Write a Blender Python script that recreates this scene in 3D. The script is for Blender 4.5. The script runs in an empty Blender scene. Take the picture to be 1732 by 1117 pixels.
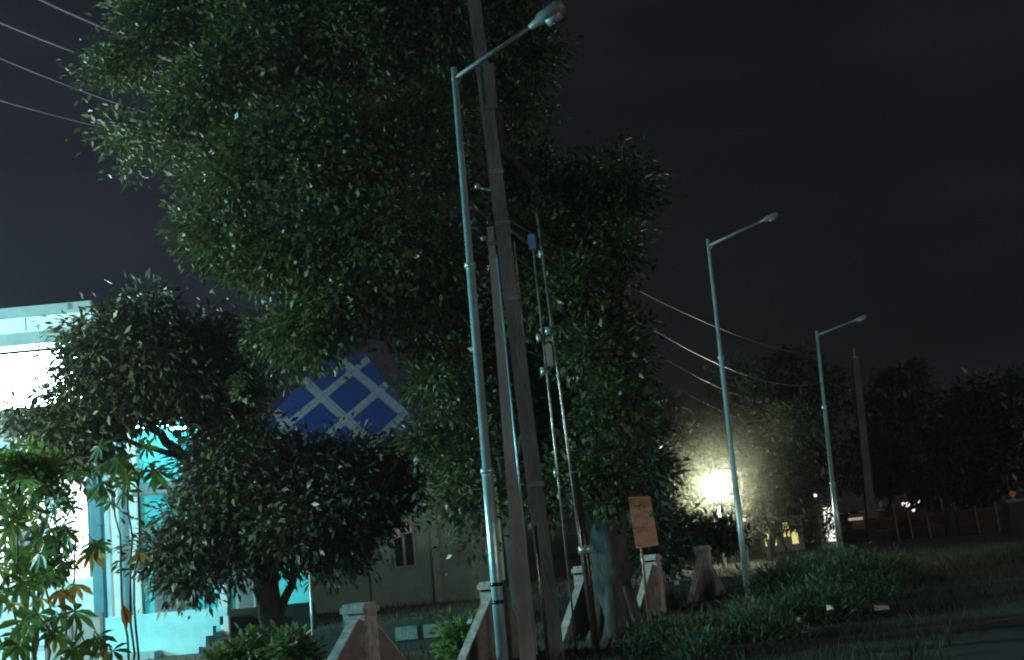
import bpy, bmesh, math, random
import numpy as np
from mathutils import Vector, Matrix
random.seed(7); rng = np.random.default_rng(7)
S = bpy.context.scene; C = S.collection
# ---------------------------------------------------------------- camera
W0, H0, FPX, PITCH, ROLL, EYE = 1732., 1117., 2200., math.radians(8.9), math.radians(5.2), 1.6
F_ = Vector((0, math.cos(PITCH), math.sin(PITCH))); U0 = Vector((0, -math.sin(PITCH), math.cos(PITCH))); R0 = Vector((1, 0, 0))
R_ = R0*math.cos(ROLL) - U0*math.sin(ROLL); U_ = R0*math.sin(ROLL) + U0*math.cos(ROLL)
cd = bpy.data.cameras.new('camera'); cam = bpy.data.objects.new('camera', cd); C.objects.link(cam)
cd.sensor_width = 36; cd.lens = 36*FPX/W0; cd.clip_end = 2000; cd.clip_start = .1
cam.matrix_world = Matrix(((R_.x, U_.x, -F_.x, 0), (R_.y, U_.y, -F_.y, 0), (R_.z, U_.z, -F_.z, EYE), (0, 0, 0, 1)))
S.camera = cam
# ---------------------------------------------------------------- night sky, faint low key light, exposure
S.view_settings.view_transform = 'Standard'; S.view_settings.look = 'None'
S.cycles.filter_width = 2.0; S.view_settings.exposure = 0; S.view_settings.gamma = 1
w = bpy.data.worlds.new('World'); S.world = w; w.use_nodes = True
wn = w.node_tree; wn.nodes.clear()
def N(nt, t, **k):
    n = nt.nodes.new(t)
    for a, b in k.items(): setattr(n, a, b)
    return n
bg = N(wn, 'ShaderNodeBackground'); wo = N(wn, 'ShaderNodeOutputWorld'); tc = N(wn, 'ShaderNodeTexCoord')
dp = N(wn, 'ShaderNodeVectorMath', operation='DOT_PRODUCT'); dp.inputs[1].default_value = Vector((-.62, .78, .06)).normalized()
rp = N(wn, 'ShaderNodeValToRGB'); rp.color_ramp.elements[0].position = .78; rp.color_ramp.elements[1].position = 1.0
rp.color_ramp.elements[0].color = (.0056, .0056, .0074, 1); rp.color_ramp.elements[1].color = (.0140, .0165, .0290, 1)
wn.links.new(tc.outputs['Generated'], dp.inputs[0]); wn.links.new(dp.outputs['Value'], rp.inputs[0])
cn = N(wn, 'ShaderNodeTexNoise'); cn.inputs['Scale'].default_value = 3.2; cn.inputs['Detail'].default_value = 5; cm = N(wn, 'ShaderNodeMapping'); cm.inputs['Scale'].default_value = (1, 1, 3.2)
cr_ = N(wn, 'ShaderNodeMapRange'); cr_.inputs['From Min'].default_value = .45; cr_.inputs['From Max'].default_value = .75; cr_.inputs['To Min'].default_value = .92; cr_.inputs['To Max'].default_value = 1.5
cx = N(wn, 'ShaderNodeVectorMath', operation='SCALE'); wn.links.new(tc.outputs['Generated'], cm.inputs[0]); wn.links.new(cm.outputs[0], cn.inputs['Vector']); wn.links.new(cn.outputs['Fac'], cr_.inputs['Value'])
wn.links.new(rp.outputs[0], cx.inputs[0]); wn.links.new(cr_.outputs[0], cx.inputs['Scale']); wn.links.new(cx.outputs[0], bg.inputs[0]); bg.inputs[1].default_value = 1.0
wn.links.new(bg.outputs[0], wo.inputs[0])
sd = bpy.data.lights.new('key_light', 'SUN'); sun = bpy.data.objects.new('key_light', sd); C.objects.link(sun)
sd.energy = .46; sd.angle = math.radians(6); sd.color = (1, .90, .81)
SUNDIR = Vector((-.66, .74, -.13))
sun.rotation_euler = SUNDIR.to_track_quat('-Z', 'Y').to_euler()
# ---------------------------------------------------------------- helpers
def at(px, py, Y):
    d = F_*FPX + R_*(px-W0/2) - U_*(py-H0/2)
    return Vector((0, 0, EYE)) + d*(Y/d.y)
def gz(px, Y):            # point on the ground at picture column px (near the horizon), depth Y
    a = at(px, 900, Y); return Vector((a.x, Y, 0))
def vert(px, py, Y):      # ground point under a picture point at depth Y
    a = at(px, py, Y); return Vector((a.x, a.y, 0)), a.z
def tag(o, label=None, cat=None, group=None, kind=None):
    if label: o['label'] = label
    if cat: o['category'] = cat
    if group: o['group'] = group
    if kind: o['kind'] = kind
    return o
def thing(name, label, cat, loc=(0, 0, 0), rz=0, group=None):
    o = bpy.data.objects.new(name, None); C.objects.link(o); o.location = loc; o.rotation_euler.z = rz
    return tag(o, label, cat, group)
class MB:
    def __init__(s): s.v = []; s.f = []
    def add(s, vs, fs):
        b = len(s.v); s.v += [tuple(v) for v in vs]; s.f += [tuple(i+b for i in f) for f in fs]; return s
    def box(s, lo, hi, bev=0):
        bm = bmesh.new(); bmesh.ops.create_cube(bm, size=1)
        for v in bm.verts: v.co = Vector([(lo[i]+hi[i])/2 + v.co[i]*(hi[i]-lo[i]) for i in range(3)])
        if bev: bmesh.ops.bevel(bm, geom=bm.edges[:], offset=bev, segments=2, affect='EDGES')
        bm.verts.index_update(); s.add([v.co[:] for v in bm.verts], [[v.index for v in f.verts] for f in bm.faces]); bm.free(); return s
    def prism(s, pts, y0, y1):      # outline in x-z extruded along y
        n = len(pts); vs = [(x, y0, z) for x, z in pts] + [(x, y1, z) for x, z in pts]
        fs = [list(range(n)), list(range(2*n-1, n-1, -1))] + [[i+n, (i+1) % n+n, (i+1) % n, i] for i in range(n)]
        return s.add(vs, fs)
    def tube(s, pts, rad, seg=8, square=False, cap=True):
        pts = [Vector(p) for p in pts]
        if not isinstance(rad, (list, tuple)): rad = [rad]*len(pts)
        if square: seg = 4
        rings = []; ref = None
        for i, p in enumerate(pts):
            t = (pts[min(i+1, len(pts)-1)] - pts[max(i-1, 0)]).normalized()
            if ref is None: ref = Vector((1, 0, 0)) if abs(t.x) < .8 else Vector((0, 1, 0))
            a = (ref - t*ref.dot(t)).normalized(); ref = a; b = t.cross(a)
            rings.append([p + (a*math.cos(2*math.pi*(k+.5)/seg) + b*math.sin(2*math.pi*(k+.5)/seg))*rad[i]*(1.414 if square else 1) for k in range(seg)])
        vs = [v for r in rings for v in r]; fs = []
        for i in range(len(pts)-1):
            for k in range(seg): fs.append([i*seg+k, i*seg+(k+1) % seg, (i+1)*seg+(k+1) % seg, (i+1)*seg+k])
        if cap: fs.append(list(range(seg))[::-1]); fs.append([(len(pts)-1)*seg+k for k in range(seg)])
        return s.add(vs, fs)
    def ball(s, c, r, sc=(1, 1, 1), seg=12):
        bm = bmesh.new(); bmesh.ops.create_uvsphere(bm, u_segments=seg, v_segments=seg*2//3, radius=r)
        for v in bm.verts: v.co = Vector((v.co.x*sc[0]+c[0], v.co.y*sc[1]+c[1], v.co.z*sc[2]+c[2]))
        bm.verts.index_update(); s.add([v.co[:] for v in bm.verts], [[v.index for v in f.verts] for f in bm.faces]); bm.free(); return s
    def build(s, name, mat, parent=None, smooth=False):
        me = bpy.data.meshes.new(name); me.from_pydata(s.v, [], s.f); me.materials.append(mat)
        if smooth: me.polygons.foreach_set('use_smooth', [True]*len(me.polygons))
        me.update(); o = bpy.data.objects.new(name, me); C.objects.link(o); o.parent = parent; return o
# ---------------------------------------------------------------- materials
def mat(name, col, col2=None, scale=4, rough=.7, spec=.4, metal=0, bump=0, bscale=None, detail=6, stretch=None, coord='Object'):
    m = bpy.data.materials.new(name); m.use_nodes = True; nt = m.node_tree; p = nt.nodes['Principled BSDF']
    p.inputs['Roughness'].default_value = rough; p.inputs['Metallic'].default_value = metal
    p.inputs['Specular IOR Level'].default_value = spec
    t = N(nt, 'ShaderNodeTexCoord'); vec = t.outputs[coord]
    if stretch:
        mp = N(nt, 'ShaderNodeMapping'); mp.inputs['Scale'].default_value = stretch; nt.links.new(vec, mp.inputs[0]); vec = mp.outputs[0]
    nz = N(nt, 'ShaderNodeTexNoise'); nz.inputs['Scale'].default_value = scale; nz.inputs['Detail'].default_value = detail; nz.inputs['Roughness'].default_value = .65
    nt.links.new(vec, nz.inputs['Vector'])
    r = N(nt, 'ShaderNodeValToRGB'); r.color_ramp.elements[0].position = .34; r.color_ramp.elements[1].position = .66
    c2 = col2 or tuple(c*.7 for c in col)
    r.color_ramp.elements[0].color = (*c2, 1); r.color_ramp.elements[1].color = (*col, 1)
    nt.links.new(nz.outputs['Fac'], r.inputs[0]); nt.links.new(r.outputs[0], p.inputs['Base Color'])
    if bump:
        b = N(nt, 'ShaderNodeBump'); b.inputs['Strength'].default_value = bump; b.inputs['Distance'].default_value = .02
        n2 = N(nt, 'ShaderNodeTexNoise'); n2.inputs['Scale'].default_value = bscale or scale*6; n2.inputs['Detail'].default_value = 8
        nt.links.new(vec, n2.inputs['Vector']); nt.links.new(n2.outputs['Fac'], b.inputs['Height']); nt.links.new(b.outputs[0], p.inputs['Normal'])
    return m
def leafmat(name, cols, rough=.42, spec=.55, trans=.25):
    m = bpy.data.materials.new(name); m.use_nodes = True; nt = m.node_tree; p = nt.nodes['Principled BSDF']
    g = N(nt, 'ShaderNodeNewGeometry'); r = N(nt, 'ShaderNodeValToRGB'); r.color_ramp.interpolation = 'LINEAR'
    while len(r.color_ramp.elements) < len(cols): r.color_ramp.elements.new(.5)
    for i, c in enumerate(cols):
        r.color_ramp.elements[i].position = i/(len(cols)-1); r.color_ramp.elements[i].color = (*c, 1)
    nt.links.new(g.outputs['Random Per Island'], r.inputs[0]); nt.links.new(r.outputs[0], p.inputs['Base Color'])
    p.inputs['Roughness'].default_value = rough; p.inputs['Specular IOR Level'].default_value = spec
    tr = N(nt, 'ShaderNodeBsdfTranslucent'); mx = N(nt, 'ShaderNodeMixShader'); mx.inputs[0].default_value = trans
    nt.links.new(r.outputs[0], tr.inputs[0]); nt.links.new(p.outputs[0], mx.inputs[1]); nt.links.new(tr.outputs[0], mx.inputs[2])
    nt.links.new(mx.outputs[0], nt.nodes['Material Output'].inputs[0])
    return m
def emat(name, col, st):
    m = bpy.data.materials.new(name); m.use_nodes = True; nt = m.node_tree; nt.nodes.clear()
    e = N(nt, 'ShaderNodeEmission'); e.inputs[0].default_value = (*col, 1); e.inputs[1].default_value = st
    nt.links.new(e.outputs[0], N(nt, 'ShaderNodeOutputMaterial').inputs[0]); return m
M = dict(
    galv=mat('aqua_grey_steel', (.50, .72, .76), (.30, .44, .47), 7, .34, .5, .45, .25, 60, stretch=(1, 1, .3)),  # aqua tint puts the cyan lamp light into the steel's colour
    lamp=mat('lamp_casing', (.24, .23, .23), (.15, .15, .15), 8, .5, .4, .2),
    conc=mat('concrete_pole', (.33, .32, .31), (.18, .18, .18), 5, .85, .3, 0, .5, 40, stretch=(1, 1, .25)),
    concB=mat('old_concrete_pole', (.15, .135, .125), (.065, .06, .057), 5, .85, .3, 0, .5, 40, stretch=(1, 1, .25)),
    cap=mat('painted_concrete', (.56, .53, .50), (.26, .25, .235), 9, .85, .25, 0, .9, 38),
    fin=mat('stained_plaster', (.26, .23, .21), (.14, .132, .126), 4.5, .9, .2, 0, .9, 40),
    pipe=mat('steel_pipe', (.55, .53, .50), (.16, .15, .14), 5, .28, .6, .7, .3, 60),
    rust=mat('rusty_pipe', (.34, .19, .10), (.12, .08, .06), 7, .38, .5, .4, .3, 50),
    dpipe=mat('dark_pipe', (.10, .060, .035), (.035, .025, .02), 6, .22, .7, .5, .3, 50),
    lens=mat('lamp_lens', (.34, .34, .34), (.26, .26, .26), 9, .3),
    tbark=mat('trunk_bark', (.095, .098, .095), (.035, .034, .032), 5, .9, .2, 0, 1, 22, stretch=(1, 1, .35)),
    box=mat('grey_box', (.42, .42, .42), (.32, .32, .32), 9, .5),
    bbox=mat('blue_box', (.16, .26, .48), (.10, .17, .34), 9, .5),
    cable=mat('cable', (.09, .088, .085), (.06, .06, .06), 5, .42, .5),
    bark=mat('bark', (.050, .046, .042), (.022, .020, .018), 6, .9, .2, 0, 1, 26, stretch=(1, 1, .35)),
    ground=mat('soil', (.12, .12, .105), (.06, .066, .054), .8, .95, .2, 0, .6, 9),
    road=mat('asphalt', (.085, .088, .098), (.055, .058, .064), 1.2, .8, .35, 0, .5, 60),
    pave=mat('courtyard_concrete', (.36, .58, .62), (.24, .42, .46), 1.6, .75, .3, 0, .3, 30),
    white=mat('white_paint', (.72, .78, .78), (.58, .66, .67), 2.2, .7, .3, 0, .25, 30),
    dwall=mat('dark_mossy_wall', (.035, .038, .034), (.018, .02, .018), 3, .95, .1, 0, .5, 20),  # near-black for the added screen, no real wall
    cyanwall=mat('cyan_wash_wall', (.38, .84, .90), (.24, .66, .74), 3, .75, .3, 0, .4, 25),
    ledge=mat('ledge_plaster', (.30, .40, .41), (.22, .31, .32), 2.5, .8, .3, 0, .25, 30),
    teal=mat('turquoise_paint', (.10, .62, .66), (.07, .44, .49), 1.8, .7, .3, 0, .3, 22),
    tealcol=mat('teal_pillar', (.10, .26, .31), (.07, .20, .25), 2, .7, .3, 0, .2, 22),
    grey=mat('grey_metal', (.17, .19, .20), (.11, .13, .14), 2, .6, .3),
    pink=mat('pink_paper', (.60, .36, .50), (.40, .22, .34), 3.2, .7),
    house=mat('house_wall', (.19, .26, .22), (.14, .19, .16), 1.6, .9, .2, 0, .3, 18),
    housetrim=mat('house_trim', (.24, .28, .25), (.17, .20, .18), 4, .85, .2),
    dark=mat('dark_glass', (.012, .013, .014), (.010, .011, .012), 3, .15, .6),
    curtain=mat('white_curtain', (.66, .64, .66), (.5, .49, .52), 12, .9),
    lowwall=mat('mossy_wall', (.055, .095, .085), (.03, .05, .045), 3, .9, .2, 0, .5, 25),
    panel=mat('pale_panel', (.24, .37, .34), (.12, .20, .18), 7, .85, .2, 0, .4, 25),
    sign=mat('orange_board', (.66, .29, .17), (.34, .16, .10), 11, .6, .3, 0, .2, 30),
    signedge=mat('board_edge', (.62, .40, .16), (.40, .26, .10), 6, .6, .3),
    redwall=mat('red_plaster', (.045, .024, .022), (.018, .014, .013), 1.5, .9, .2),
    fpost=mat('fence_timber', (.20, .12, .09), (.10, .07, .055), 5, .85, .2),
    litter=mat('litter', (.7, .7, .68), (.55, .55, .52), 8, .6),
    leaf=leafmat('tree_leaf', [(.034, .050, .022), (.064, .092, .028), (.045, .066, .026), (.120, .155, .040)]),
    mango=leafmat('dark_leaf', [(.028, .038, .024), (.038, .052, .030), (.065, .090, .038), (.034, .038, .026)], .45, .5, .10),
    farleaf=leafmat('far_leaf', [(.035, .042, .026), (.050, .058, .034), (.028, .035, .024)], .7, .2, .4),
    palm=leafmat('palmate_leaf', [(.10, .18, .04), (.16, .28, .06), (.09, .16, .05), (.24, .34, .09)], .4, .5, .45),
    yellow=leafmat('yellow_leaf', [(.40, .30, .06), (.52, .42, .12)], .5, .4, .45),
    brown=leafmat('brown_leaf', [(.28, .14, .04), (.34, .19, .06)], .6, .3, .4),
    stem=mat('green_stem', (.14, .17, .08), (.09, .11, .05), 8, .7),
    weed=leafmat('weed_blade', [(.075, .12, .065), (.10, .175, .085), (.11, .135, .08), (.08, .15, .09)], .55, .35, .3),
    grass=leafmat('grass_blade', [(.040, .046, .034), (.052, .063, .042), (.056, .054, .046)], .7, .2, .2),
    bush=leafmat('bush_leaf', [(.06, .11, .03), (.10, .16, .04), (.05, .09, .03)], .5, .4, .3),
    e_fore=emat('forecourt_light', (.95, 1, .74), 620), e_mast=emat('mast_light', (.28, .86, 1), 1250), e_box=emat('lightbox', (.66, 1, .96), 50), e_shop=emat('shop_light', (.84, 1, .98), 5), e_tube=emat('tube_lamp', (.40, .95, 1), 60),
    e_flood=emat('floodlight', (1, 1, .74), 150), e_yel=emat('yellow_light', (.95, .88, .34), .8), e_white=emat('white_light', (1, .97, .90), 1.3),
    e_warm=emat('warm_bulb', (1, .85, .5), 1.1), e_red=emat('red_lamp', (.8, .16, .06), .16),
)
# ---------------------------------------------------------------- ground, road, courtyard
g = MB(); nx, ny = 60, 80
gm = {}
for j in range(ny+1):
    for i in range(nx+1):
        x = -150 + 300*i/nx; y = -30 + 400*(j/ny)**1.6
        g.v.append((x, y, 0))
for j in range(ny):
    for i in range(nx): a = j*(nx+1)+i; g.f.append((a, a+1, a+nx+2, a+nx+1))
tag(g.build('ground', M['ground']), kind='structure')
RD = Vector((1.35, 2.75, 0)).normalized()
ra = Vector((3.9, 12.9, .004)); rl = [ra - RD*26, ra + RD*80]; rw = Vector((RD.y, -RD.x, 0))*7.5
tag(MB().add([rl[0], rl[1], rl[1]+rw, rl[0]+rw], [(0, 3, 2, 1)]).build('road', M['road']), kind='structure')
cl, cr = gz(-500, 24.5).x, gz(372, 29).x
tag(MB().box((cl, 23.6, -.2), (cr, 60, .12), .01).build('courtyard', M['pave']), kind='structure')
# ---------------------------------------------------------------- street lamps
LG = 'tall unlit street lamps in a row'
def street_lamp(pxb, pyb, pxt, pyt, Y, label, rad, arm, headlen):
    b = at(pxb, pyb, Y); t = at(pxt, pyt, Y); base = Vector((b.x + (b.x-t.x)/(t.z-b.z)*b.z, Y, 0)); H = t.z
    o = thing('street_lamp', label, 'street lamp', base, 0, LG); top = Vector((t.x-base.x, 0, H))
    m = MB(); m.tube([(0, 0, -.3), top*.33, top*.331, top*.66, top*.661, top], [rad*1.25, rad*1.2, rad, rad*.95, rad*.8, rad*.7], 14)
    m.build('pole', M['galv'], o, True)
    for k in (1, 2):
        q = top*(k/3); MB().tube([q-Vector((0, 0, .05)), q+Vector((0, 0, .01))], rad*(1.45, 1.28)[k-1], 14).build('pole_collar', M['galv'], o, True)
    if Y < 20:
        for z_ in (.89, 1.08): MB().tube([top*(z_/top.z)-Vector((0, 0, .02)), top*(z_/top.z)+Vector((0, 0, .02))], rad*1.36, 14).build('strap', M['dark'], o, True)
    a = Vector(arm); e = top - Vector((0, 0, .06)) + a
    s = top - Vector((0, 0, .13)); e = s + a; st = s + Vector((0, 0, -.14))
    MB().tube([st, s+a*.09], .016, 6).build('brace', M['lamp'], o, True)
    MB().tube([s-a*.03, s+a*.5, e], [.030, .028, .026], 8).build('arm', M['lamp'], o, True)
    hs_ = 1 if Y < 20 else .62; d = a.normalized(); h0 = e - d*.05; h1 = e + d*headlen
    hd = MB()
    hd.tube([h0, h0+d*.10, h0+d*.16, h1-d*.05, h1], [.035*hs_, .05*hs_, .085*hs_, .095*hs_, .06*hs_], 10)
    ho = hd.build('lamp_head', M['lamp'], o, True); 
    dn = d.cross(Vector((d.y, -d.x, 0)).normalized()); dn = -dn if dn.z > 0 else dn
    MB().tube([h0+d*.2+dn*.07*hs_, h1-d*.08+dn*.07*hs_], [.055*hs_, .06*hs_], 8).build('lens', M['lens'], ho, True)
    return o
street_lamp(850, 1117, 768, 115, 14.5, 'nearest and tallest street lamp post, crossing in front of the concrete power pole', .052, (.95, -.35, .42), .42)
street_lamp(1259, 955, 1197, 405, 24.5, 'unlit street lamp whose post passes just beside the glaring white floodlight', .046, (.98, -.35, .30), .36)
street_lamp(1418, 910, 1381, 560, 38.8, 'farthest and smallest unlit street lamp post, standing behind the green weeds', .062, (1.05, -.35, .28), .40)
# ---------------------------------------------------------------- power poles
def pole_pts(pxb, pyb, pxt, pyt, Y):
    b = at(pxb, pyb, Y); t = at(pxt, pyt, Y); k = (b.x-t.x)/(t.z-b.z); return Vector((b.x+k*b.z, Y, 0)), t, k
PG = 'concrete power poles'
bB, tB, kB = pole_pts(936, 1060, 802, 0, 16.6)
o = thing('utility_pole', 'tallest thick grey concrete power pole rising out of the top of the picture', 'utility pole', bB, 0, PG)
lean = -kB; Ht = 11.5
MB().tube([(0, 0, -.4), (lean*Ht, 0, Ht)], [.108, .080], square=True).build('pole', M['concB'], o)
for zz in (2.2, 4.6, 5.6, 6.3, 7.2):
    MB().tube([(lean*zz, 0, zz-.03), (lean*zz, 0, zz+.03)], (.119-.0030*zz), square=True).build('band_clamp', M['pipe'], o)
pl = MB(); zz = at(820, 190, 16.6).z; pl.box((lean*zz-.02, -.15, zz), (lean*zz+.13, -.11, zz+.62), .01); pl.build('mounting_plate', M['concB'], o)
for zz in (5.35, 6.05):
    b_ = MB(); b_.tube([(lean*zz-.08, -.05, zz), (lean*zz-.26, -.05, zz+.07)], .014, 6); b_.ball((lean*zz-.27, -.05, zz+.08), .04); b_.build('hook', M['pipe'], o, True)
bA, tA, kA = pole_pts(893, 1117, 829, 385, 15.6)
o = thing('utility_pole', 'shorter tapered concrete pole widening downward right behind the nearest street lamp', 'utility pole', bA, 0, PG)
hA = tA.z
MB().tube([(0, 0, -.3), (-kA*hA, 0, hA)], [.100, .040], square=True).build('pole', M['conc'], o)
MB().tube([(.108, -.07, .2), (-kA*hA*.45+.080, -.07, hA*.45), (-kA*hA*.93+.050, -.05, hA*.93)], .013, 6).build('conduit', M['galv'], o, True)
for zz in (hA*.93, hA*.96): MB().tube([(-kA*zz, 0, zz-.02), (-kA*zz, 0, zz+.02)], .06, square=True).build('band_clamp', M['pipe'], o)
bC, tC, kC = pole_pts(1475, 900, 1444, 590, 55)
o = thing('utility_pole', 'dim distant power pole to the right of the farthest street lamp', 'utility pole', bC, 0, PG)
MB().tube([(0, 0, -.3), (-kC*tC.z, 0, tC.z-.35)], [.19, .13], square=True).build('pole', M['concB'], o)
MB().tube([(-kC*tC.z, 0, tC.z-.35), (-kC*tC.z, 0, tC.z)], .035, 6).build('pin', M['pipe'], o)
# ---------------------------------------------------------------- pipes and guys beside the pole
def pipe(name, pa, pb, Y, r, m, label, cat, boxes=(), coup=(), group=None):
    t = at(*pa, Y); b = at(*pb, Y); k = (b.x-t.x)/(t.z-b.z); base = Vector((b.x+k*b.z, Y, 0))
    o = thing(name, label, cat, base, 0, group); T = Vector((t.x-base.x, 0, t.z))
    MB().tube([(0, 0, -.2), T*.5, T], r, 8).build('pipe', M[m], o, True)
    for (px, py, hw, hh, mm) in boxes:
        c = at(px, py, Y)-base; MB().box((c.x-hw, -.10, c.z-hh), (c.x+hw, -r*.5, c.z+hh), .012).build('junction_box', M[mm], o)
    for (px, py) in coup:
        c = at(px, py, Y)-base; MB().tube([(c.x, 0, c.z-.05), (c.x, 0, c.z+.05)], r*1.9, 8).build('coupling', M['galv'], o, True)
    return o
G = 'upright service pipes by the power poles'
pipe('service_pipe', (900, 402), (968, 1030), 17.0, .016, 'pipe', 'thin steel pipe topped by a small blue box', 'pipe', [(900, 411, .05, .10, 'bbox')], [(911, 572), (918, 628), (940, 800)], G)
pipe('service_pipe', (908, 360), (1003, 1085), 17.3, .017, 'pipe', 'tallest thin steel pipe, carrying a pale grey switch box halfway up', 'pipe', [(929, 602, .045, .15, 'box')], [(915, 430), (926, 560)], G)
pipe('service_pipe', (870, 408), (935, 1040), 17.6, .012, 'rust', 'dull thin rod showing between the concrete poles', 'pipe', (), (), G)
pipe('service_pipe', (905, 890), (922, 1060), 16.0, .022, 'dpipe', 'short dark pipe with an orange glint in front of the wide pole base', 'pipe', (), (), G)
pipe('service_pipe', (972, 800), (1010, 1100), 16.2, .050, 'dpipe', 'thickest dark pipe leaning beside the tree trunk', 'pipe', (), [(990, 930)], G)
pipe('marker_rod', (524, 972), (530, 1098), 19.4, .020, 'galv', 'bright white metal rod standing alone in front of the dark house', 'rod')
# ---------------------------------------------------------------- cables
def cable(a, b, sag, label, group, r=.012, n=40):
    a = Vector(a); b = Vector(b); pts = []
    for i in range(n+1):
        t = i/n; pts.append(a.lerp(b, t) - Vector((0, 0, sag*4*t*(1-t))))
    return tag(MB().tube(pts, r, 5).build('cable', M['cable'], None, True), label, 'cable', group)
CL = 'cables fanning across the upper left sky'
hp = gz(868, 27.0)
o = thing('utility_pole', 'power pole standing behind the huge tree crown', 'utility pole', hp, 0, PG)
MB().tube([(0, 0, -.3), (-.35, 0, 11.2)], [.15, .10], square=True).build('pole', M['concB'], o)
def onH(py): z = at(815, py, 27).z; return Vector((hp.x-.035*z, 26.9, z))
def onB(py): z = at(815, py, 16.6).z; return Vector((bB.x+lean*z, 16.5, z))
for (y0, y1, sg, r, lb) in ((-115, 190, .50, .020, 'topmost and thickest overhead cable entering at the upper left edge'), (-30, 215, .45, .015, 'second overhead cable from the top at the left edge'),
                            (30, 280, .45, .011, 'third overhead cable from the top at the left edge, faint'), (125, 300, .27, .011, 'lowest faint overhead cable at the left edge')):
    cable(at(-150, y0, 22), onH(y1), sg*1.55, lb, CL, r*1.45)
CR = 'cables sagging between the power poles'
def onC(z): return Vector((bC.x-kC*z, 55, z))
for (yB, zC, sg, r, lb) in ((385, tC.z-.5, 1.55, .019, 'brightest thick cable bundle sagging to the distant power pole'), (372, tC.z-.2, .75, .010, 'uppermost thin cable above the bright bundle'),
                            (430, tC.z-1.6, 1.5, .010, 'middle dim cable under the bright bundle'), (470, tC.z-2.6, 1.5, .009, 'lowest dim cable running down past the distant pole')):
    cable(onB(yB), onC(zC), sg, lb, CR, r)
# ---------------------------------------------------------------- concrete piers of the roadside wall
PGR = 'row of concrete piers with sloping wing walls'
piers = ['nearest pale concrete pier with sloping wings at the bottom of the picture', 'second concrete pier, right behind the nearest street lamp post', 'third concrete pier, hidden between thick dark pipe and tree trunk',
         'fourth concrete pier, directly under the orange board', 'farthest concrete pier, below the floodlight']
ang = math.atan2(3.15, 1.32)
first = None
for k in range(5):
    loc = Vector((-1.87+1.32*k, 14.0+3.15*k, 0))
    if first is None:
        o = thing('wall_pier', piers[0], 'pier', loc, ang, PGR); first = o
        p = MB(); p.box((-.13, -.14, -.2), (.13, .14, .96), .015); p.build('post', M['cap'], o)
        c = MB(); c.box((-.165, -.165, .90), (.165, .165, 1.03), .035); c.build('cap', M['cap'], o, False)
        for s in (-1, 1):
            pts = [(s*.132, -.2), (s*1.26, -.2), (s*1.26, .02), (s*.132, .86)]
            MB().prism(pts if s < 0 else pts[::-1], -.05, .05).build('wing_wall', M['fin'], o)
            e = MB(); e.prism([(s*.134, .862), (s*1.27, .022), (s*1.27, .040), (s*.134, .882)][::s], -.056, .056); e.build('coping', M['cap'], o)
    else:
        o = first.copy(); C.objects.link(o); o.location = loc; o['label'] = piers[k]
        for ch in first.children:
            q = ch.copy(); C.objects.link(q); q.parent = o
# ---------------------------------------------------------------- orange board on a post
Y = 18.3; p0, p1, p2, p3 = at(1063, 842, Y), at(1100, 841, Y), at(1114, 921, Y), at(1076, 927, Y)
base = Vector(((p2.x+p3.x)/2+.02, Y+.05, 0))
o = thing('notice_board', 'tilted orange-brown board on a thin post beside the tree trunk', 'board', base)
def rel(p, dy=0): return (p.x-base.x, p.y-base.y+dy, p.z)
MB().add([rel(p) for p in (p3, p2, p1, p0)] + [rel(p, .03) for p in (p3, p2, p1, p0)], [(0, 1, 2, 3), (7, 6, 5, 4), (0, 4, 5, 1), (1, 5, 6, 2), (2, 6, 7, 3), (3, 7, 4, 0)]).build('board', M['sign'], o)
for a, b in ((p0, p1), (p3, p2)): MB().tube([rel(a, -.008), rel(b, -.008)], .010, square=True).build('board_trim', M['signedge'], o)
MB().tube([(-.10, .03, -.2), (-.10, .03, p0.z)], .022, 6).build('post', M['rust'], o, True)
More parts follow.
